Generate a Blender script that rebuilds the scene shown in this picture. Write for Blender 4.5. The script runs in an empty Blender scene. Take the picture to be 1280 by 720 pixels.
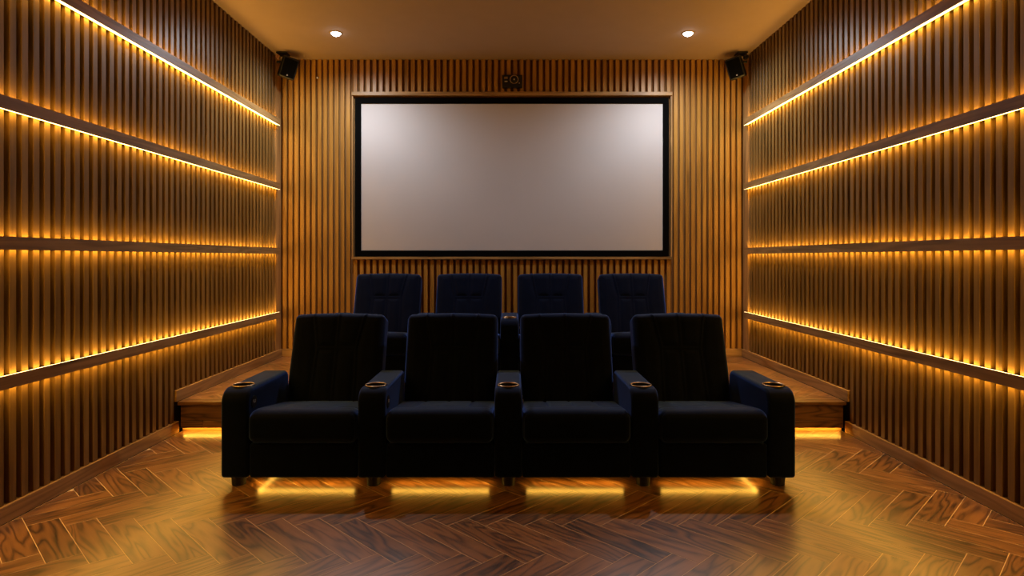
import bpy, bmesh, math, random
from mathutils import Vector, Matrix

random.seed(11)
SC = bpy.context.scene
COL = SC.collection

# ------------------------------------------------------------------ camera, world, exposure
cd = bpy.data.cameras.new('camera')
cd.sensor_width = 36.0
cd.lens = 36.0 * 780.0 / 1280.0
cd.shift_y = -38.0 / 1280.0
cd.clip_start = 0.05
cam = bpy.data.objects.new('camera', cd)
cam.location = (0, 0, 1.24)
cam.rotation_euler = (math.radians(90), 0, 0)
COL.objects.link(cam)
SC.camera = cam

wd = bpy.data.worlds.new('world')
SC.world = wd
wd.use_nodes = True
wd.node_tree.nodes['Background'].inputs[0].default_value = (0.01, 0.008, 0.006, 1)
wd.node_tree.nodes['Background'].inputs[1].default_value = 0.2

SC.view_settings.view_transform = 'Standard'
SC.view_settings.look = 'None'
SC.view_settings.exposure = 0.0
SC.view_settings.gamma = 1.0
SC.view_settings.use_curve_mapping = False
try:
    SC.cycles.use_denoising = True
    SC.cycles.max_bounces = 8
    SC.cycles.diffuse_bounces = 5
    SC.cycles.glossy_bounces = 4
    SC.cycles.sample_clamp_indirect = 6.0
    SC.cycles.caustics_reflective = False
    SC.cycles.caustics_refractive = False
except Exception:
    pass

LED_COLOR = (1.0, 0.50, 0.06)
LED_EDGE = 9.0
LED_WALL = 30.0        # wall rails
LED_STEP = 40.0        # under the step
LED_SEAT = 12.0         # under the seats
SPOT_POWER = 72.0      # each ceiling downlight
SPOT_COLOR = (0.88, 0.93, 1.0)

# room measures (metres; x right, y away from camera, z up)
WX = 2.375             # slat faces of the side walls
YB = 6.42              # slat faces of the back wall
YR = -0.8              # wall behind the camera
ZC = 3.28              # ceiling
PH = 0.222             # platform height
PY = 4.40              # platform front edge
CX = -0.02             # centre of the seat rows

# ------------------------------------------------------------------ materials
def new_mat(name):
    m = bpy.data.materials.new(name)
    m.use_nodes = True
    nt = m.node_tree
    b = nt.nodes['Principled BSDF']
    return m, nt, b

def node(nt, t, **kw):
    n = nt.nodes.new(t)
    for k, v in kw.items():
        setattr(n, k, v)
    return n

def math_n(nt, op, a=None, b=None, c=None):
    n = node(nt, 'ShaderNodeMath', operation=op)
    for i, v in enumerate((a, b, c)):
        if v is None:
            continue
        if isinstance(v, (int, float)):
            n.inputs[i].default_value = v
        else:
            nt.links.new(v, n.inputs[i])
    return n.outputs[0]

def ramp(nt, fac, stops):
    r = node(nt, 'ShaderNodeValToRGB')
    e = r.color_ramp.elements
    while len(e) < len(stops):
        e.new(0.5)
    for i, (p, c) in enumerate(stops):
        e[i].position = p
        e[i].color = (*c, 1) if len(c) == 3 else c
    nt.links.new(fac, r.inputs[0])
    return r.outputs[0]

def wood(name, dark, mid, light, scale, rough, fig=9.0, figure_amt=0.55, tone=0.35, bump=0.12, coat=0.0, spec=0.5, rvar=0.18, rpow=1.0, ior=1.5):
    """Wood: grain stretched along one axis through 'scale', contour lines of a noise field as the figure."""
    m, nt, b = new_mat(name)
    L = nt.links.new
    tc = node(nt, 'ShaderNodeTexCoord')
    oi = node(nt, 'ShaderNodeObjectInfo')
    off = node(nt, 'ShaderNodeVectorMath', operation='SCALE')
    cmb = node(nt, 'ShaderNodeCombineXYZ')
    L(oi.outputs['Random'], cmb.inputs[0])
    L(math_n(nt, 'FRACT', math_n(nt, 'MULTIPLY', oi.outputs['Random'], 7.31)), cmb.inputs[1])
    L(math_n(nt, 'FRACT', math_n(nt, 'MULTIPLY', oi.outputs['Random'], 17.7)), cmb.inputs[2])
    L(cmb.outputs[0], off.inputs[0])
    off.inputs[3].default_value = 37.0
    mp = node(nt, 'ShaderNodeMapping')
    mp.inputs['Scale'].default_value = scale
    L(tc.outputs['Object'], mp.inputs[0])
    add = node(nt, 'ShaderNodeVectorMath', operation='ADD')
    L(mp.outputs[0], add.inputs[0]); L(off.outputs[0], add.inputs[1])
    n1 = node(nt, 'ShaderNodeTexNoise')
    n1.inputs['Scale'].default_value = 1.0; n1.inputs['Detail'].default_value = 1.5
    n1.inputs['Roughness'].default_value = 0.4; n1.inputs['Distortion'].default_value = 0.3
    L(add.outputs[0], n1.inputs['Vector'])
    rings = math_n(nt, 'SINE', math_n(nt, 'MULTIPLY', n1.outputs['Fac'], fig * 6.283))
    rings = math_n(nt, 'MULTIPLY_ADD', rings, 0.5, 0.5)
    if rpow != 1.0: rings = math_n(nt, 'POWER', rings, rpow)
    # fine fibre
    mp2 = node(nt, 'ShaderNodeVectorMath', operation='MULTIPLY')
    k = max(scale)
    mp2.inputs[1].default_value = tuple((9.0 if s > 0.3 * k else 2.0) for s in scale)
    L(add.outputs[0], mp2.inputs[0])
    n2 = node(nt, 'ShaderNodeTexNoise')
    n2.inputs['Scale'].default_value = 1.3; n2.inputs['Detail'].default_value = 4.0
    n2.inputs['Roughness'].default_value = 0.65
    L(mp2.outputs[0], n2.inputs['Vector'])
    # knots / dark flecks
    n3 = node(nt, 'ShaderNodeTexNoise')
    n3.inputs['Scale'].default_value = 0.55; n3.inputs['Detail'].default_value = 2.0
    L(add.outputs[0], n3.inputs['Vector'])
    knots = ramp(nt, n3.outputs['Fac'], [(0.24, (0.45,)*3), (0.36, (1.0,)*3)])
    fac = math_n(nt, 'ADD', math_n(nt, 'MULTIPLY', rings, figure_amt),
                 math_n(nt, 'MULTIPLY', n2.outputs['Fac'], 1.0 - figure_amt))
    fac = math_n(nt, 'ADD', fac, math_n(nt, 'MULTIPLY', math_n(nt, 'SUBTRACT', oi.outputs['Random'], 0.5), tone))
    col = ramp(nt, fac, [(0.12, dark), (0.5, mid), (0.9, light)])
    mx = node(nt, 'ShaderNodeMix', data_type='RGBA', blend_type='MULTIPLY')
    mx.inputs[0].default_value = 1.0
    L(col, mx.inputs[6]); L(knots, mx.inputs[7])
    L(mx.outputs[2], b.inputs['Base Color'])
    r = math_n(nt, 'MULTIPLY_ADD', n2.outputs['Fac'], rvar, rough - rvar/2)
    L(r, b.inputs['Roughness'])
    b.inputs['Specular IOR Level'].default_value = spec
    b.inputs['IOR'].default_value = ior
    b.inputs['Coat Weight'].default_value = coat
    b.inputs['Coat Roughness'].default_value = 0.25
    b.inputs['Coat IOR'].default_value = 1.7
    bp = node(nt, 'ShaderNodeBump')
    bp.inputs['Strength'].default_value = bump
    bp.inputs['Distance'].default_value = 0.002
    L(n2.outputs['Fac'], bp.inputs['Height'])
    L(bp.outputs[0], b.inputs['Normal'])
    return m

def plain(name, color, rough=0.5, metal=0.0, spec=0.5, noise=0.0, nscale=40.0, bump=0.0):
    m, nt, b = new_mat(name)
    b.inputs['Roughness'].default_value = rough
    b.inputs['Metallic'].default_value = metal
    b.inputs['Specular IOR Level'].default_value = spec
    tc = node(nt, 'ShaderNodeTexCoord')
    n = node(nt, 'ShaderNodeTexNoise')
    n.inputs['Scale'].default_value = nscale
    n.inputs['Detail'].default_value = 3.0
    nt.links.new(tc.outputs['Object'], n.inputs['Vector'])
    lo = tuple(c * (1 - noise) for c in color); hi = tuple(min(1, c * (1 + noise)) for c in color)
    nt.links.new(ramp(nt, n.outputs['Fac'], [(0.3, lo), (0.7, hi)]), b.inputs['Base Color'])
    if bump:
        bp = node(nt, 'ShaderNodeBump')
        bp.inputs['Strength'].default_value = bump
        bp.inputs['Distance'].default_value = 0.003
        nt.links.new(n.outputs['Fac'], bp.inputs['Height'])
        nt.links.new(bp.outputs[0], b.inputs['Normal'])
    return m

def emitter(name, color, strength):
    m, nt, b = new_mat(name)
    b.inputs['Base Color'].default_value = (0.8, 0.75, 0.65, 1)
    b.inputs['Emission Color'].default_value = (*color, 1)
    b.inputs['Emission Strength'].default_value = strength
    m.cycles.emission_sampling = 'FRONT'
    return m

def velvet(name):
    m, nt, b = new_mat(name)
    L = nt.links.new
    tc = node(nt, 'ShaderNodeTexCoord')
    n = node(nt, 'ShaderNodeTexNoise')
    n.inputs['Scale'].default_value = 5.0; n.inputs['Detail'].default_value = 4.0
    n.inputs['Distortion'].default_value = 0.8
    L(tc.outputs['Object'], n.inputs['Vector'])
    L(ramp(nt, n.outputs['Fac'], [(0.35, (0.0010, 0.0020, 0.0070)), (0.65, (0.0020, 0.0042, 0.0150))]), b.inputs['Base Color'])
    b.inputs['Roughness'].default_value = 0.62
    b.inputs['Specular IOR Level'].default_value = 0.05
    b.inputs['Sheen Weight'].default_value = 1.0
    b.inputs['Sheen Roughness'].default_value = 0.42
    b.inputs['Sheen Tint'].default_value = (0.15, 0.29, 0.9, 1)
    n2 = node(nt, 'ShaderNodeTexNoise')
    n2.inputs['Scale'].default_value = 350.0
    L(tc.outputs['Object'], n2.inputs['Vector'])
    bp = node(nt, 'ShaderNodeBump')
    bp.inputs['Strength'].default_value = 0.15; bp.inputs['Distance'].default_value = 0.001
    L(n2.outputs['Fac'], bp.inputs['Height']); L(bp.outputs[0], b.inputs['Normal'])
    return m

M = {}
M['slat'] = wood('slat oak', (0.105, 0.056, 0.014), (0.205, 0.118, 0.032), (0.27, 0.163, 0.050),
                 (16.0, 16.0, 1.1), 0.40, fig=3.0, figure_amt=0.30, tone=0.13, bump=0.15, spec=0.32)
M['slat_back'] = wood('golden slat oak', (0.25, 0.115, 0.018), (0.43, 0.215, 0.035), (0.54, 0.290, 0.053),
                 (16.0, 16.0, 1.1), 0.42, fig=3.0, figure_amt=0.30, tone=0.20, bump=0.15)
M['board'] = wood('oak board along y', (0.24, 0.132, 0.044), (0.40, 0.232, 0.080), (0.52, 0.31, 0.115),
                  (18.0, 1.2, 18.0), 0.42, fig=4.0, figure_amt=0.40, tone=0.10, spec=0.4)
M['board_x'] = wood('oak board along x', (0.24, 0.132, 0.044), (0.40, 0.232, 0.080), (0.52, 0.31, 0.115),
                    (1.2, 18.0, 18.0), 0.42, fig=4.0, figure_amt=0.40, tone=0.10, spec=0.4)
M['board_z'] = wood('oak board upright', (0.24, 0.132, 0.044), (0.40, 0.232, 0.080), (0.52, 0.31, 0.115),
                    (18.0, 18.0, 1.2), 0.42, fig=4.0, figure_amt=0.40, tone=0.10, spec=0.4)
M['plank'] = wood('walnut plank', (0.024, 0.0085, 0.0024), (0.155, 0.065, 0.0205), (0.30, 0.136, 0.046),
                  (2.0, 13.0, 13.0), 0.277, fig=7.0, figure_amt=0.55, tone=0.30, bump=0.0, spec=1.0, rvar=0.0, coat=0.0, rpow=0.5, ior=1.8)
M['riser'] = wood('walnut riser', (0.018, 0.0065, 0.0022), (0.100, 0.044, 0.0160), (0.18, 0.086, 0.033),
                  (2.0, 13.0, 13.0), 0.36, fig=6.5, figure_amt=0.50, tone=0.2, bump=0.05, rpow=0.45)
M['grout'] = plain('pale joint', (0.72, 0.52, 0.32), 0.7, noise=0.1)
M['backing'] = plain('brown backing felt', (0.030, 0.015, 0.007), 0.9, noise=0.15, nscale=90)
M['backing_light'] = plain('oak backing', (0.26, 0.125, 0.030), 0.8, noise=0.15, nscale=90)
M['ceiling'] = plain('ceiling paint', (0.36, 0.26, 0.20), 0.85, noise=0.02, nscale=6)
M['rear'] = plain('rear wall paint', (0.16, 0.085, 0.04), 0.8, noise=0.05)
M['led'] = emitter('amber led', LED_COLOR, LED_WALL)
M['led_edge'] = emitter('amber led diffuser', (1.0, 0.72, 0.30), LED_EDGE)
M['led_step'] = emitter('amber step led', LED_COLOR, LED_STEP)
M['led_seat'] = emitter('amber seat led', LED_COLOR, LED_SEAT)
M['tape'] = plain('white led tape body', (0.55, 0.5, 0.42), 0.6)
M['spot'] = emitter('downlight lens', (0.93, 0.96, 1.0), 16.0)
M['velvet'] = velvet('navy velvet')
M['black'] = plain('black plastic', (0.004, 0.004, 0.0045), 0.5, noise=0.1)
M['frame'] = plain('black screen frame velvet', (0.0025, 0.0025, 0.0025), 0.9, spec=0.05)
M['screen'] = plain('matte projection fabric', (0.60, 0.58, 0.58), 0.75, spec=0.15, noise=0.01, nscale=3)
M['bronze'] = plain('bronze rim', (0.55, 0.40, 0.25), 0.32, metal=1.0)
M['silver'] = plain('silver mark', (0.7, 0.7, 0.72), 0.3, metal=0.6)
M['white'] = plain('white plastic', (0.75, 0.7, 0.65), 0.5)
M['copper'] = plain('copper knob', (0.75, 0.45, 0.30), 0.35, metal=0.8)

# ------------------------------------------------------------------ mesh helpers
def obj(name, bm, mat, parent=None, smooth=False, loc=None, rot=None):
    me = bpy.data.meshes.new(name)
    bmesh.ops.recalc_face_normals(bm, faces=bm.faces[:])
    bm.to_mesh(me); bm.free()
    if smooth:
        for p in me.polygons:
            p.use_smooth = True
    o = bpy.data.objects.new(name, me)
    for mm in (mat if isinstance(mat, (list, tuple)) else (mat,)):
        me.materials.append(mm)
    COL.objects.link(o)
    if parent is not None:
        o.parent = parent
    if loc is not None:
        o.location = loc
    if rot is not None:
        o.rotation_euler = rot
    return o

def inst(name, me, parent, loc=(0, 0, 0), rot=(0, 0, 0)):
    o = bpy.data.objects.new(name, me)
    COL.objects.link(o)
    o.parent = parent
    o.location = loc; o.rotation_euler = rot
    return o

def tag(o, label, cat=None, group=None, kind=None):
    o['label'] = label
    if cat: o['category'] = cat
    if group: o['group'] = group
    if kind: o['kind'] = kind
    return o

def empty(name, loc=(0, 0, 0), rz=0.0):
    o = bpy.data.objects.new(name, None)
    o.empty_display_size = 0.1
    COL.objects.link(o)
    o.location = loc; o.rotation_euler = (0, 0, rz)
    return o

def add_box(bm, x0, x1, y0, y1, z0, z1, bev=0.0, seg=2):
    vs = [bm.verts.new(p) for p in ((x0,y0,z0),(x1,y0,z0),(x1,y1,z0),(x0,y1,z0),(x0,y0,z1),(x1,y0,z1),(x1,y1,z1),(x0,y1,z1))]
    fs = [bm.faces.new([vs[i] for i in q]) for q in ((3,2,1,0),(4,5,6,7),(0,1,5,4),(1,2,6,5),(2,3,7,6),(3,0,4,7))]
    if bev:
        es = list({e for f in fs for e in f.edges})
        bmesh.ops.bevel(bm, geom=es, offset=bev, segments=seg, affect='EDGES', profile=0.6)
    return vs

def box(x0, x1, y0, y1, z0, z1, bev=0.0, seg=2):
    bm = bmesh.new()
    add_box(bm, min(x0,x1), max(x0,x1), y0, y1, z0, z1, bev, seg)
    return bm

def led(name, bm, mat, parent, up):
    """a strip whose lit face looks up (+1) or down (-1); its other faces are the white tape body"""
    bm.edges.ensure_lookup_table()
    longest = max(e.calc_length() for e in bm.edges)
    if longest > 1.0:                        # tape comes in cut lengths
        es = [e for e in bm.edges if e.calc_length() > 0.9*longest]
        bmesh.ops.subdivide_edges(bm, edges=es, cuts=13, use_grid_fill=True)
    o = obj(name, bm, [M['tape'], mat], parent)
    for p in o.data.polygons:
        if p.normal.z*up > 0.9: p.material_index = 1
    return o

def add_cyl(bm, c, r, h, n=24, axis='Z', r2=None):
    res = bmesh.ops.create_cone(bm, cap_ends=True, cap_tris=False, segments=n, radius1=r, radius2=r if r2 is None else r2, depth=h)
    rot = {'Z': Matrix(), 'Y': Matrix.Rotation(math.pi/2, 4, 'X'), 'X': Matrix.Rotation(math.pi/2, 4, 'Y')}[axis]
    bmesh.ops.transform(bm, matrix=Matrix.Translation(c) @ rot, verts=res['verts'])
    return res['verts']

def add_torus(bm, c, R, r, n=36, k=8, axis='Z'):
    rot = {'Z': Matrix(), 'Y': Matrix.Rotation(math.pi/2, 3, 'X'), 'X': Matrix.Rotation(math.pi/2, 3, 'Y')}[axis]
    rows = []
    for i in range(n):
        a = 2*math.pi*i/n
        rows.append([bm.verts.new(Vector(c) + rot @ Vector(((R + r*math.cos(t))*math.cos(a), (R + r*math.cos(t))*math.sin(a), r*math.sin(t))))
                     for t in (2*math.pi*j/k for j in range(k))])
    for i in range(n):
        for j in range(k):
            bm.faces.new((rows[i][j], rows[(i+1)%n][j], rows[(i+1)%n][(j+1)%k], rows[i][(j+1)%k]))

def axis_pts(a, b, n, r, k=4):
    """n cells over [a,b] with k extra cells inside the rounded ends."""
    pts = [a + r*i/k for i in range(k)] + [a + r + (b-a-2*r)*i/n for i in range(n)] + [b - r + r*i/k for i in range(k+1)]
    return pts

def round_box(xs, ys, zs, r):
    bm = bmesh.new()
    cache = {}
    lo = Vector((xs[0]+r, ys[0]+r, zs[0]+r)); hi = Vector((xs[-1]-r, ys[-1]-r, zs[-1]-r))
    def v(i, j, k):
        key = (i, j, k)
        if key not in cache:
            p = Vector((xs[i], ys[j], zs[k]))
            q = Vector([min(max(p[t], lo[t]), hi[t]) for t in range(3)])
            d = p - q
            if d.length > 1e-9:
                p = q + d.normalized()*r
            cache[key] = bm.verts.new(p)
        return cache[key]
    nx, ny, nz = len(xs)-1, len(ys)-1, len(zs)-1
    for i in range(nx):
        for j in range(ny):
            bm.faces.new((v(i,j,0), v(i,j+1,0), v(i+1,j+1,0), v(i+1,j,0)))
            bm.faces.new((v(i,j,nz), v(i+1,j,nz), v(i+1,j+1,nz), v(i,j+1,nz)))
    for i in range(nx):
        for k in range(nz):
            bm.faces.new((v(i,0,k), v(i+1,0,k), v(i+1,0,k+1), v(i,0,k+1)))
            bm.faces.new((v(i,ny,k), v(i,ny,k+1), v(i+1,ny,k+1), v(i+1,ny,k)))
    for j in range(ny):
        for k in range(nz):
            bm.faces.new((v(0,j,k), v(0,j,k+1), v(0,j+1,k+1), v(0,j+1,k)))
            bm.faces.new((v(nx,j,k), v(nx,j+1,k), v(nx,j+1,k+1), v(nx,j,k+1)))
    return bm

def seg_dist(p, a, b):
    ax, ay = a; bx, by = b
    dx, dy = bx-ax, by-ay
    t = ((p[0]-ax)*dx + (p[1]-ay)*dy) / (dx*dx + dy*dy)
    t = min(1, max(0, t))
    return math.hypot(p[0]-ax-t*dx, p[1]-ay-t*dy)

def clip(poly, n, d):
    """keep the side n.p <= d of a 2D polygon"""
    out = []
    for i in range(len(poly)):
        a, b = poly[i], poly[(i+1) % len(poly)]
        fa = n[0]*a[0] + n[1]*a[1] - d; fb = n[0]*b[0] + n[1]*b[1] - d
        if fa <= 0: out.append(a)
        if fa*fb < 0:
            t = fa/(fa-fb)
            out.append((a[0] + t*(b[0]-a[0]), a[1] + t*(b[1]-a[1])))
    return out

def area(poly):
    return abs(sum(poly[i][0]*poly[(i+1)%len(poly)][1] - poly[(i+1)%len(poly)][0]*poly[i][1] for i in range(len(poly))))/2

# ------------------------------------------------------------------ floor, platform: herringbone planks
PW, PL, GAP = 0.125, 0.500, 0.0028
S2 = math.sqrt(0.5)
plank_full = None

def plank_mesh(poly, z0, z1):
    bm = bmesh.new()
    e = 0.0008
    bot = [bm.verts.new((x, y, z0)) for x, y in poly]
    top = [bm.verts.new((x, y, z1)) for x, y in poly]
    n = len(poly)
    bm.faces.new(top); bm.faces.new(bot[::-1])
    for i in range(n):
        bm.faces.new((bot[i], bot[(i+1)%n], top[(i+1)%n], top[i]))
    bmesh.ops.recalc_face_normals(bm, faces=bm.faces[:])
    me = bpy.data.meshes.new('plank')
    bm.to_mesh(me); bm.free()
    me.materials.append(M['plank'])
    return me

def herringbone(parent, x0, x1, y0, y1, zt, ox, oy):
    full = plank_mesh([(-PL/2+GAP/2, -PW/2+GAP/2), (PL/2-GAP/2, -PW/2+GAP/2), (PL/2-GAP/2, PW/2-GAP/2), (-PL/2+GAP/2, PW/2-GAP/2)], -0.006, 0.0)
    count = 0
    step = PW/S2; row = PL*S2
    m0 = int(math.floor((oy - y1)/row)) - 2; m1 = int(math.ceil((oy - y0)/row)) + 2
    for m in range(m0, m1):
        Y = oy - m*row
        k0 = int((x0-ox)/step) - 6; k1 = int((x1-ox)/step) + 6
        for k in range(k0, k1):
            X = ox + k*step
            if m % 2 == 0:       # runs away to the right
                c = Vector((X, Y)) + Vector((S2, -S2))*(PW/2) - Vector((S2, S2))*(PL/2); ang = math.pi/4
            else:                # runs away to the left
                c = Vector((X, Y)) - Vector((S2, S2))*(PW/2) + Vector((S2, -S2))*(PL/2); ang = -math.pi/4
            hx, hy = PL/2-GAP/2, PW/2-GAP/2
            ca, sa = math.cos(ang), math.sin(ang)
            loc = [(-hx,-hy),(hx,-hy),(hx,hy),(-hx,hy)]
            wpoly = [(c.x + ca*a - sa*b, c.y + sa*a + ca*b) for a, b in loc]
            cp = wpoly
            for nrm, d in (((1,0), x1), ((-1,0), -x0), ((0,1), y1), ((0,-1), -y0)):
                cp = clip(cp, nrm, d)
                if len(cp) < 3: break
            if len(cp) < 3 or area(cp) < 0.0012:
                continue
            if area(cp) > area(wpoly) - 1e-6:
                me = full
            else:
                me = plank_mesh([(ca*(a-c.x) + sa*(b-c.y), -sa*(a-c.x) + ca*(b-c.y)) for a, b in cp], -0.006, 0.0)
            flip = math.pi if random.random() < 0.5 and me is full else 0.0
            inst('plank', me, parent, (c.x, c.y, zt - random.random()*0.0002), (0, 0, ang + flip))
            count += 1
    return count

bm = bmesh.new()
add_box(bm, -2.36, 2.36, 0.9, 4.52, -0.12, -0.0005)
add_box(bm, -2.36, 2.36, YR, 0.9, -0.12, -0.0004)
floor = obj('floor', bm, [M['grout'], M['plank']])
for p in floor.data.polygons:
    if p.center.y < 0.91: p.material_index = 1
tag(floor, 'dark walnut herringbone plank floor with pale joints', 'floor', kind='structure')
nfl = herringbone(floor, -2.358, 2.358, 0.9, 4.47, 0.0, 0.142, 3.325)

platform = obj('platform', box(-2.36, 2.36, 4.47, YB-0.008, 0.0, PH-0.0004), M['grout'])
tag(platform, 'raised walnut plank platform under the back row of seats', 'platform', kind='structure')
npl = herringbone(platform, -2.358, 2.358, 4.50, YB-0.01, PH, 0.10, 5.0)
print('planks', nfl, npl)
obj('nosing', box(-2.36, 2.36, PY, 4.4985, PH-0.024, PH+0.0005, 0.004), M['riser'], platform)
# riser boards: a full row on top, two lengths under it, the joints left open
obj('riser_board', box(-2.345, -0.6, PY+0.018, PY+0.034, 0.087, PH-0.024, 0.001, 1), M['riser'], platform)
obj('riser_board', box(-0.597, 1.1, PY+0.018, PY+0.034, 0.087, PH-0.024, 0.001, 1), M['riser'], platform)
obj('riser_board', box(1.103, 2.345, PY+0.018, PY+0.034, 0.087, PH-0.024, 0.001, 1), M['riser'], platform)
for a, b in ((-2.345, -2.192), (-2.189, -0.9), (-0.897, 0.4), (0.403, 1.6), (1.603, 2.345)):
    obj('riser_board', box(a, b, PY+0.018, PY+0.034, 0.034, 0.0842, 0.001, 1), M['riser'], platform)
obj('kickboard', box(-2.355, 2.355, 4.462, 4.47, 0.0, 0.2), M['board_x'], platform)
led('led_strip', box(-2.34, 2.34, 4.438, 4.452, 0.036, 0.042), M['led_step'], platform, -1)['label'] = 'amber light strip under the step'

# ------------------------------------------------------------------ ceiling and rear wall
tag(obj('ceiling', box(-2.46, 2.46, YR-0.1, 6.55, ZC, ZC+0.12), M['ceiling']), 'plain cream painted ceiling', 'ceiling', kind='structure')
tag(obj('wall_rear', box(-2.46, 2.46, YR-0.1, YR, 0.0, ZC), M['rear']), 'plain brown wall behind the viewer', 'wall', kind='structure')

# ------------------------------------------------------------------ side walls: slats, rails with LED strips, baseboards
SW, SD = 0.041, 0.036
PITCH = 0.0732 * WX / 2.37
Y_FIRST = 2.9175 - SW/2

def slat_mesh(name, w, d, h, along='y'):
    bm = bmesh.new()
    if along == 'y': add_box(bm, -d/2, d/2, -w/2, w/2, 0, h)
    else: add_box(bm, -w/2, w/2, -d/2, d/2, 0, h)
    es = [e for e in bm.edges if abs(e.verts[0].co.z - e.verts[1].co.z) > 0.01]
    bmesh.ops.bevel(bm, geom=es, offset=0.0018, segments=1, affect='EDGES')
    bmesh.ops.recalc_face_normals(bm, faces=bm.faces[:])
    me = bpy.data.meshes.new(name); bm.to_mesh(me); bm.free()
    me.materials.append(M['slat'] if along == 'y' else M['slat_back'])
    return me

slat_long = slat_mesh('slat_long', SW, SD, ZC - 0.082)
slat_short = slat_mesh('slat_short', SW, SD, ZC - PH - 0.082)
RAILS = (2.600, 1.955, 1.307, 0.664)
RAIL_NAME = ('top', 'second', 'third', 'lowest')
Y_END = 6.27
trim_n = 0
for side, s in (('left', -1), ('right', 1)):
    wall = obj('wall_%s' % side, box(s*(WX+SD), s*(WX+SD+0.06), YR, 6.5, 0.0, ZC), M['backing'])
    tag(wall, '%s side wall of upright oak slats over a brown backing' % side, 'wall', kind='structure')
    k = -37
    while True:
        y = Y_FIRST + k*PITCH
        k += 1
        if y < -0.0: continue
        if y > Y_END - SW/2: break
        short = y > PY - 0.01
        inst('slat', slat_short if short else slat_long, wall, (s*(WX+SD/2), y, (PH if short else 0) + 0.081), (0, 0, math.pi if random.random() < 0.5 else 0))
    cb = obj('corner_board', box(s*WX, s*(WX+SD), Y_END+0.004, YB, PH+0.081, ZC-0.001, 0.001, 1), M['board_z'], wall)
    # baseboards
    bb = obj('baseboard_%s' % side, box(s*(WX-0.012), s*(WX+SD), YR, 4.432, 0.0, 0.080, 0.003), M['board'])
    tag(bb, 'oak baseboard along the foot of the %s slat wall' % side, 'baseboard', kind='structure')
    obj('platform_board', box(s*(WX-0.012), s*(WX+SD), PY-0.004, YB-0.002, PH+0.001, PH+0.080, 0.003), M['board'], bb)
    for zc, rn in zip(RAILS, RAIL_NAME):
        trim_n += 1
        bm = bmesh.new()
        a = lambda q: s*(WX - q)
        def bx(q0, q1, z0, z1, y0=0.05):
            add_box(bm, min(a(q0), a(q1)), max(a(q0), a(q1)), y0, Y_END, z0, z1)
        bx(0.040, 0.046, zc-0.031, zc+0.031)         # face plate
        bx(0.0005, 0.040, zc-0.016, zc+0.016)        # web fixed on the slats
        t = obj('trim_%d' % trim_n, bm, M['board'])
        tag(t, '%s oak light rail along the %s slat wall' % (rn, side), 'light rail', kind='structure')
        for z0, z1 in ((zc+0.012, zc+0.031), (zc-0.031, zc-0.012)):
            up = 1 if z0 > zc else -1
            zf = zc + up*0.024
            led('led_strip', box(a(0.005), a(0.027), 0.05, Y_END, min(zf, zf-up*0.004), max(zf, zf-up*0.004)), M['led'], t, up)
            ze = zc + up*0.0305
            led('diffuser', box(a(0.0335), a(0.040), 0.05, Y_END+0.012, min(ze, ze-up*0.006), max(ze, ze-up*0.006)), M['led_edge'], t, up)['label'] = 'glowing diffuser edge of the light rail'

# ------------------------------------------------------------------ back wall
SCX = 1.632                    # half width of the screen opening
ZT, ZBOT = 2.905, 1.248        # opening
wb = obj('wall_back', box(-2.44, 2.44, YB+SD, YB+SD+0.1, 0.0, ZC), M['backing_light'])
tag(wb, 'back wall of upright oak slats around the screen', 'wall', kind='structure')
z0 = PH + 0.081
m_full = slat_mesh('slat_back', 0.038, SD, ZC-z0-0.001, 'x')
m_top = slat_mesh('slat_over_screen', 0.038, SD, ZC-(ZT+0.038)-0.001, 'x')
m_low = slat_mesh('slat_under_screen', 0.038, SD, (ZBOT-0.027)-z0, 'x')
nS = 12
wS = (WX - SCX - 0.03)/nS
for s in (-1, 1):
    for i in range(nS):
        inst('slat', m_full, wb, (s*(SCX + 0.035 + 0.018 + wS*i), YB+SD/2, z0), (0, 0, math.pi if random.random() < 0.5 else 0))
nC = 50
wC = (2*SCX + 0.026)/nC
for i in range(nC):
    x = -SCX - 0.013 + wC*(i+0.5)
    inst('slat', m_top, wb, (x, YB+SD/2, ZT+0.038), (0, 0, math.pi if random.random() < 0.5 else 0))
    inst('slat', m_low, wb, (x, YB+SD/2, z0), (0, 0, math.pi if random.random() < 0.5 else 0))
bb = obj('baseboard_back', box(-2.362, 2.362, YB-0.012, YB+SD, PH+0.001, PH+0.080, 0.003), M['board_x'])
tag(bb, 'oak baseboard along the back wall behind the seats', 'baseboard', kind='structure')
tr = empty('trim_9', (0, YB, ZBOT))
tag(tr, 'oak surround boards around the projection screen', 'trim', kind='structure')
def local(o, root):
    o.location = Vector(o.location) - Vector(root.location)
    return o
for b_ in (box(-SCX-0.014, SCX+0.014, YB-0.022, YB+SD, ZT, ZT+0.037, 0.002),
           box(-SCX-0.014, SCX+0.014, YB-0.022, YB+SD, ZBOT-0.026, ZBOT, 0.002)):
    local(obj('surround_board', b_, M['board_x'], tr), tr)
for s in (-1, 1):
    local(obj('surround_board', box(s*(SCX), s*(SCX+0.014), YB-0.006, YB+SD, ZBOT+0.001, ZT-0.001, 0.001, 1), M['board_z'], tr), tr)

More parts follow.
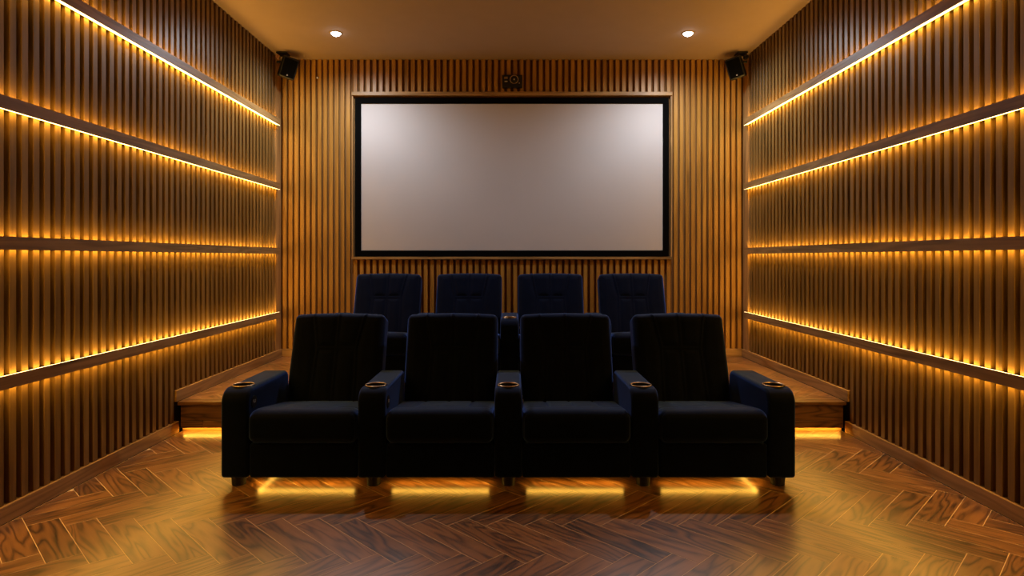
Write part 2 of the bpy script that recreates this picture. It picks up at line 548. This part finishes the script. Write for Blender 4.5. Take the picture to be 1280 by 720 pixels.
# screen
scr = empty('projection_screen', (0, YB+0.012, ZBOT+0.002))
tag(scr, 'wide pale projection screen in a black frame on the back wall', 'screen')
SX, SZ0, SZ1, FW = 1.618, ZBOT+0.002, ZT-0.016, 0.064
fr = bmesh.new()
f0, f1 = YB+0.006, YB+SD-0.002
add_box(fr, -SX, SX, f0, f1, SZ1-FW, SZ1, 0.004); add_box(fr, -SX, SX, f0, f1, SZ0, SZ0+FW, 0.004)
add_box(fr, -SX, -SX+FW, f0, f1, SZ0+FW, SZ1-FW, 0.002); add_box(fr, SX-FW, SX, f0, f1, SZ0+FW, SZ1-FW, 0.002)
local(obj('frame', fr, M['frame'], scr), scr)['label'] = 'black velvet screen frame'
local(obj('screen_fabric', box(-SX+FW-0.004, SX-FW+0.004, YB+0.014, YB+0.020, SZ0+FW-0.004, SZ1-FW+0.004), M['screen'], scr), scr)['label'] = 'pale grey projection surface'

# ------------------------------------------------------------------ downlights
def downlight(x, y, label):
    d = empty('downlight', (x, y, ZC))
    tag(d, label, 'downlight', group='ceiling downlights')
    bm = bmesh.new(); add_torus(bm, (0, 0, -0.003), 0.047, 0.006, 32, 8)
    obj('rim', bm, M['white'], d, True)
    bm = bmesh.new()
    bmesh.ops.create_uvsphere(bm, u_segments=16, v_segments=8, radius=0.043)
    bmesh.ops.delete(bm, geom=[v for v in bm.verts if v.co.z > 0.001], context='VERTS')
    for v in bm.verts: v.co.z *= 0.75
    obj('lens', bm, M['spot'], d, True)
    ld = bpy.data.lights.new('downlight_beam', 'SPOT')
    ld.energy = SPOT_POWER; ld.color = SPOT_COLOR
    ld.spot_size = math.radians(172); ld.spot_blend = 0.78
    ld.shadow_soft_size = 0.035
    lo = bpy.data.objects.new('beam', ld)
    COL.objects.link(lo); lo.parent = d; lo.location = (0, 0, -0.05)
    return d
downlight(-1.597, 5.66, 'round white downlight in the ceiling at the left, above the screen')
downlight(1.597, 5.66, 'round white downlight in the ceiling at the right, above the screen')

# ------------------------------------------------------------------ corner speakers
def speaker(s, label):
    r = empty('speaker', (s*2.225, 6.20, 3.125))
    tag(r, label, 'speaker', group='corner speakers')
    bm = round_box(axis_pts(-0.078, 0.078, 6, 0.02), axis_pts(-0.07, 0.07, 5, 0.02), axis_pts(-0.105, 0.105, 8, 0.02), 0.02)
    for v in bm.verts:                       # tapers to the back
        if v.co.y > 0: v.co.x *= 1 - 1.2*v.co.y
    rot = (math.radians(16), math.radians(s*-13), math.radians(s*-32))
    cab = obj('cabinet', bm, M['black'], r, True, rot=rot)
    bm = box(-0.064, 0.064, -0.0745, -0.0695, -0.088, 0.088, 0.003)
    gr = obj('grille', bm, M['frame'], cab)
    bm = bmesh.new(); add_cyl(bm, (0.0, -0.0755, -0.072), 0.007, 0.004, 12, 'Y')
    obj('badge', bm, M['silver'], cab)
    bm = bmesh.new()
    add_cyl(bm, (s*0.075, 0.05, 0.075), 0.012, 0.11, 14, 'X')
    add_box(bm, s*0.06-0.05, s*0.06+0.05, -0.03, 0.09, 0.14, 0.1545, 0.006)
    add_cyl(bm, (s*0.06, 0.05, 0.10), 0.014, 0.09, 14, 'Z')
    obj('bracket', bm, M['black'], r)
    bm = bmesh.new(); add_cyl(bm, (s*0.085, -0.035, 0.095), 0.022, 0.03, 20, 'Y'); add_torus(bm, (s*0.085, -0.052, 0.095), 0.017, 0.006, 20, 6, 'Y')
    obj('knob', bm, M['copper'] if s < 0 else M['black'], r)
    return r
speaker(-1, 'small black speaker tilted down from a bracket in the left ceiling corner')
speaker(1, 'small black speaker tilted down from a bracket in the right ceiling corner')

# small black unit above the screen
pu = empty('wall_projector', (0.0, YB, 3.045))
tag(pu, 'small black box with a bronze ringed lens on the slats above the screen', 'projector')
obj('housing', box(-0.1, 0.105, -0.055, -0.0005, -0.068, 0.062, 0.008), M['black'], pu)
bm = bmesh.new(); add_torus(bm, (0.022, -0.057, 0.012), 0.041, 0.0042, 36, 8, 'Y')
ln = obj('lens_ring', bm, M['bronze'], pu, True)
bm = bmesh.new(); add_cyl(bm, (0.022, -0.056, 0.012), 0.037, 0.006, 28, 'Y', r2=0.03)
obj('lens', bm, M['black'], pu, True)
bm = bmesh.new(); add_cyl(bm, (0.022, -0.0605, 0.012), 0.008, 0.004, 14, 'Y')
obj('lens_centre', bm, M['silver'], pu)
obj('sticker', box(-0.08, -0.044, -0.0568, -0.0545, 0.018, 0.040, 0.003), M['bronze'], pu)
obj('port', box(-0.076, -0.046, -0.0568, -0.0545, -0.014, -0.002, 0.002), M['silver'], pu)
bm = bmesh.new(); add_cyl(bm, (0.075, -0.0555, -0.025), 0.005, 0.003, 10, 'Y')
obj('indicator', bm, M['silver'], pu)

# little white sensor on a slat, upper left of the back wall
se = bmesh.new(); add_cyl(se, (0, 0, 0), 0.011, 0.016, 16, 'Y', r2=0.008)
so = obj('wall_sensor', se, M['white'], None, True, loc=(-2.0, YB-0.0085, 3.088))
tag(so, 'tiny white sensor button on the back wall slats near the left speaker', 'sensor')

# ------------------------------------------------------------------ recliners
HALF = 0.738/2
AW = 0.150                     # armrest width
IN = HALF - AW/2               # inner half width
AH = 0.527                     # armrest top

def arm_mesh():
    bm = bmesh.new()
    add_box(bm, -AW/2, AW/2, 0.0, 0.62, 0.05, AH)
    e = [e for e in bm.edges if all(abs(v.co.y) < 1e-6 and abs(v.co.z-AH) < 1e-6 for v in e.verts)]
    bmesh.ops.bevel(bm, geom=e, offset=0.075, segments=8, affect='EDGES', profile=0.5)
    e = [e for e in bm.edges if all(abs(v.co.y-0.62) < 1e-6 and abs(v.co.z-AH) < 1e-6 for v in e.verts)]
    bmesh.ops.bevel(bm, geom=e, offset=0.05, segments=5, affect='EDGES', profile=0.5)
    e = [e for e in bm.edges if len(e.link_faces) == 2 and e.calc_face_angle(0) > 0.6]
    bmesh.ops.bevel(bm, geom=e, offset=0.018, segments=4, affect='EDGES', profile=0.5)
    for v in bm.verts:                       # a soft crown on the top pad
        if v.co.z > AH - 0.03 and v.co.y > 0.05:
            v.co.z += 0.006*(1 - (2*v.co.x/AW)**2)
    return bm

def baked(o, cutter):
    md = o.modifiers.new('cut', 'BOOLEAN'); md.operation = 'DIFFERENCE'; md.object = cutter; md.solver = 'EXACT'
    dg = bpy.context.evaluated_depsgraph_get(); dg.update()
    me = bpy.data.meshes.new_from_object(o.evaluated_get(dg))
    o.modifiers.clear()
    o.data = me
    bpy.data.objects.remove(cutter)

CUPY, CUPR = 0.115, 0.053
def arm_part(parent, x, control):
    if 'arm' not in CACHE:
        a = obj('armrest', arm_mesh(), M['velvet'])
        bm = bmesh.new(); add_cyl(bm, (0, CUPY, AH), CUPR, 0.14, 32)
        c = obj('cutter', bm, M['black'])
        baked(a, c)
        for p in a.data.polygons: p.use_smooth = True
        try: a.data.set_sharp_from_angle(angle=math.radians(40))
        except Exception: pass
        CACHE['arm'] = a.data
        a.parent = parent; a.location = (x, 0, 0)
    else:
        a = inst('armrest', CACHE['arm'], parent, (x, 0, 0))
    bm = bmesh.new(); add_torus(bm, (0, CUPY, AH+0.005), CUPR+0.003, 0.0042, 40, 8)
    obj('cup_rim', bm, M['bronze'], a, True)
    bm = bmesh.new()
    add_cyl(bm, (0, CUPY, AH-0.032), CUPR-0.0008, 0.065, 32)
    top = [f for f in bm.faces if f.calc_center_median().z > AH-0.001]
    bmesh.ops.delete(bm, geom=top, context='FACES')
    obj('cup_well', bm, M['black'], a)
    if control:
        bm = bmesh.new(); v = add_cyl(bm, (AW/2+0.0015, 0.075, 0.447), 0.034, 0.005, 28, 'X')
        obj('control_plate', bm, M['black'], a)
        bm = bmesh.new()
        add_box(bm, AW/2+0.004, AW/2+0.0062, 0.066, 0.086, 0.443, 0.449, 0.001)
        add_box(bm, AW/2+0.004, AW/2+0.0062, 0.058, 0.064, 0.449, 0.462, 0.001)
        add_cyl(bm, (AW/2+0.005, 0.083, 0.455), 0.004, 0.003, 10, 'X')
        obj('control_mark', bm, M['silver'], a)
    return a

CACHE = {}
def seat_mesh():
    w = 2*IN - 0.004
    bm = round_box(axis_pts(-w/2, w/2, 56, 0.045, 5), axis_pts(-0.022, 0.56, 44, 0.045, 5), axis_pts(0.236, 0.416, 6, 0.045, 5), 0.045)
    for v in bm.verts:
        x, y, z = v.co
        if z > 0.34:
            d = min(abs(x), abs(x-0.145), abs(x+0.145))
            d2 = abs(y-0.095)
            fade = min(1, max(0, (y-0.09)/0.02))
            g = 0.010*math.exp(-(d/0.007)**2)*fade + 0.006*math.exp(-(d2/0.008)**2)
            puff = 0.012*(1 - (2*x/w)**2)*math.sin(math.pi*min(1, max(0, (y+0.022)/0.58)))
            v.co.z += (puff - g)*(z-0.34)/0.076
            v.co.z -= 0.075*max(0.0, y-0.06)/0.5*(z-0.34)/0.076
        if y < 0.03:                         # bulged lip, wider than the gap in front of the arms
            t = (z-0.326)/0.09
            v.co.y -= 0.010*(1 - min(1, t*t))*(0.03-y)/0.052
            if y < -0.004:
                v.co.x *= 1 + 0.034*min(1, (-0.004-y)/0.012)
    return bm

SEAMS = [((-0.58, 1.02), (-0.42, 0.60)), ((0.58, 1.02), (0.42, 0.60)), ((0, 1.05), (0, 0.0)),
         ((-0.42, 0.60), (-0.47, 0.0)), ((0.42, 0.60), (0.47, 0.0)), ((-0.42, 0.60), (0.42, 0.60))]
def back_mesh():
    """built upright: x across, y=front (towards -y), z up the back; leaned later"""
    w, h, t = 0.592, 0.64, 0.15
    z0 = -0.07
    bm = round_box(axis_pts(-w/2, w/2, 84, 0.036, 6), axis_pts(0.0, t, 4, 0.036, 5), axis_pts(z0, h-0.07, 84, 0.036, 6), 0.036)
    hs = 0.57
    for v in bm.verts:
        x, y, z = v.co
        if y < 0.03:
            hw = w/2
            p = (x, z)
            d = min(seg_dist(p, (a[0]*hw, a[1]*hs), (b[0]*hw, b[1]*hs)) for a, b in SEAMS)
            pad = min(1.0, d/0.05)
            edge = min(1.0, (hw-abs(x))/0.06, max(0, (hs-z))/0.06)
            v.co.y -= 0.011*(1-(1-pad)**2)*max(0, edge) + 0.008*math.exp(-(d/0.007)**2)
            # head pillow stands a little proud
            u = abs(x)/hw
            if z > 0.6*hs and u < 0.42 + 0.16*(z/hs-0.6)/0.4:
                v.co.y -= 0.004*min(1, (z-0.6*hs)/0.06)*min(1, max(0, hs-z)/0.05)
        if z > 0.4:                          # gently arched top
            v.co.z += 0.012*(1-(2*x/w)**2)*(z-0.4)/0.17
        # sides draw in slightly towards the seat
        if z < 0.2: v.co.x *= 1 - 0.03*(0.2-z)/0.27
    lean = Matrix.Rotation(math.radians(-20.5), 4, 'X')
    for v in bm.verts:
        v.co = Matrix.Translation((0, 0.535, 0.338)) @ (lean @ v.co.to_4d()).to_3d()
    return bm

LEAD = {}
def recliner(i, x, y, z, front, label, group):
    r = empty('recliner', (x, y, z))
    tag(r, label, 'recliner', group=group)
    def part(name, key, maker, mat, smooth=True, loc=(0, 0, 0), parent=r):
        if key in CACHE:
            return inst(name, CACHE[key], parent, loc)
        o = obj(name, maker(), mat, parent, smooth, loc)
        CACHE[key] = o.data
        return o
    part('seat_cushion', 'seat', seat_mesh, M['velvet'])
    part('backrest', 'back', back_mesh, M['velvet'])
    w = IN - 0.002
    part('footrest', 'foot', lambda: round_box(axis_pts(-w, w, 4, 0.012, 3), axis_pts(0.008, 0.05, 2, 0.012, 3), axis_pts(0.05, 0.234, 3, 0.012, 3), 0.012), M['velvet'])
    part('base', 'base', lambda: box(-w, w, 0.055, 0.72, 0.06, 0.228, 0.006), M['velvet'], False)
    part('back_shell', 'shell', lambda: box(-w+0.02, w-0.02, 0.735, 0.80, 0.06, 0.30, 0.015), M['velvet'], False)
    arm_part(r, -HALF, True)
    legs = [(-HALF, 0.06), (-HALF, 0.55)]
    if i == 3:
        arm_part(r, HALF, False)
        legs += [(HALF, 0.06), (HALF, 0.55)]
    for lx, ly in legs:
        def mk():
            bm = bmesh.new(); add_cyl(bm, (0, 0, 0.026), 0.036, 0.052, 18, 'Z', r2=0.040); return bm
        part('leg', 'leg', mk, M['black'], False, (lx, ly, 0))
    if front:
        bm = bmesh.new()
        x0, x1 = -0.268, 0.262
        add_box(bm, x0, x1, 0.050, 0.082, 0.046, 0.054)
        if i == 0: add_box(bm, x0, x0+0.014, 0.074, 0.60, 0.046, 0.054)
        if i == 3: add_box(bm, x1-0.014, x1, 0.074, 0.60, 0.046, 0.054)
        ls = led('led_strip', bm, M['led_seat'], r, -1)
        ls['label'] = 'amber light strip under the seat front'
    return r

ORD = ('at the left end nearest the left wall',
       'second from the left end',
       'third from the left, next to the right end seat',
       'at the right end nearest the right wall')
for i in range(4):
    recliner(i, CX + (i-1.5)*2*HALF, 3.36, 0.0, True, 'front row navy velvet recliner, ' + ORD[i], 'front row of recliners')
for i in range(4):
    recliner(i, CX + (i-1.5)*2*HALF, 4.964, PH, False, 'back row navy velvet recliner, ' + ORD[i], 'back row of recliners')
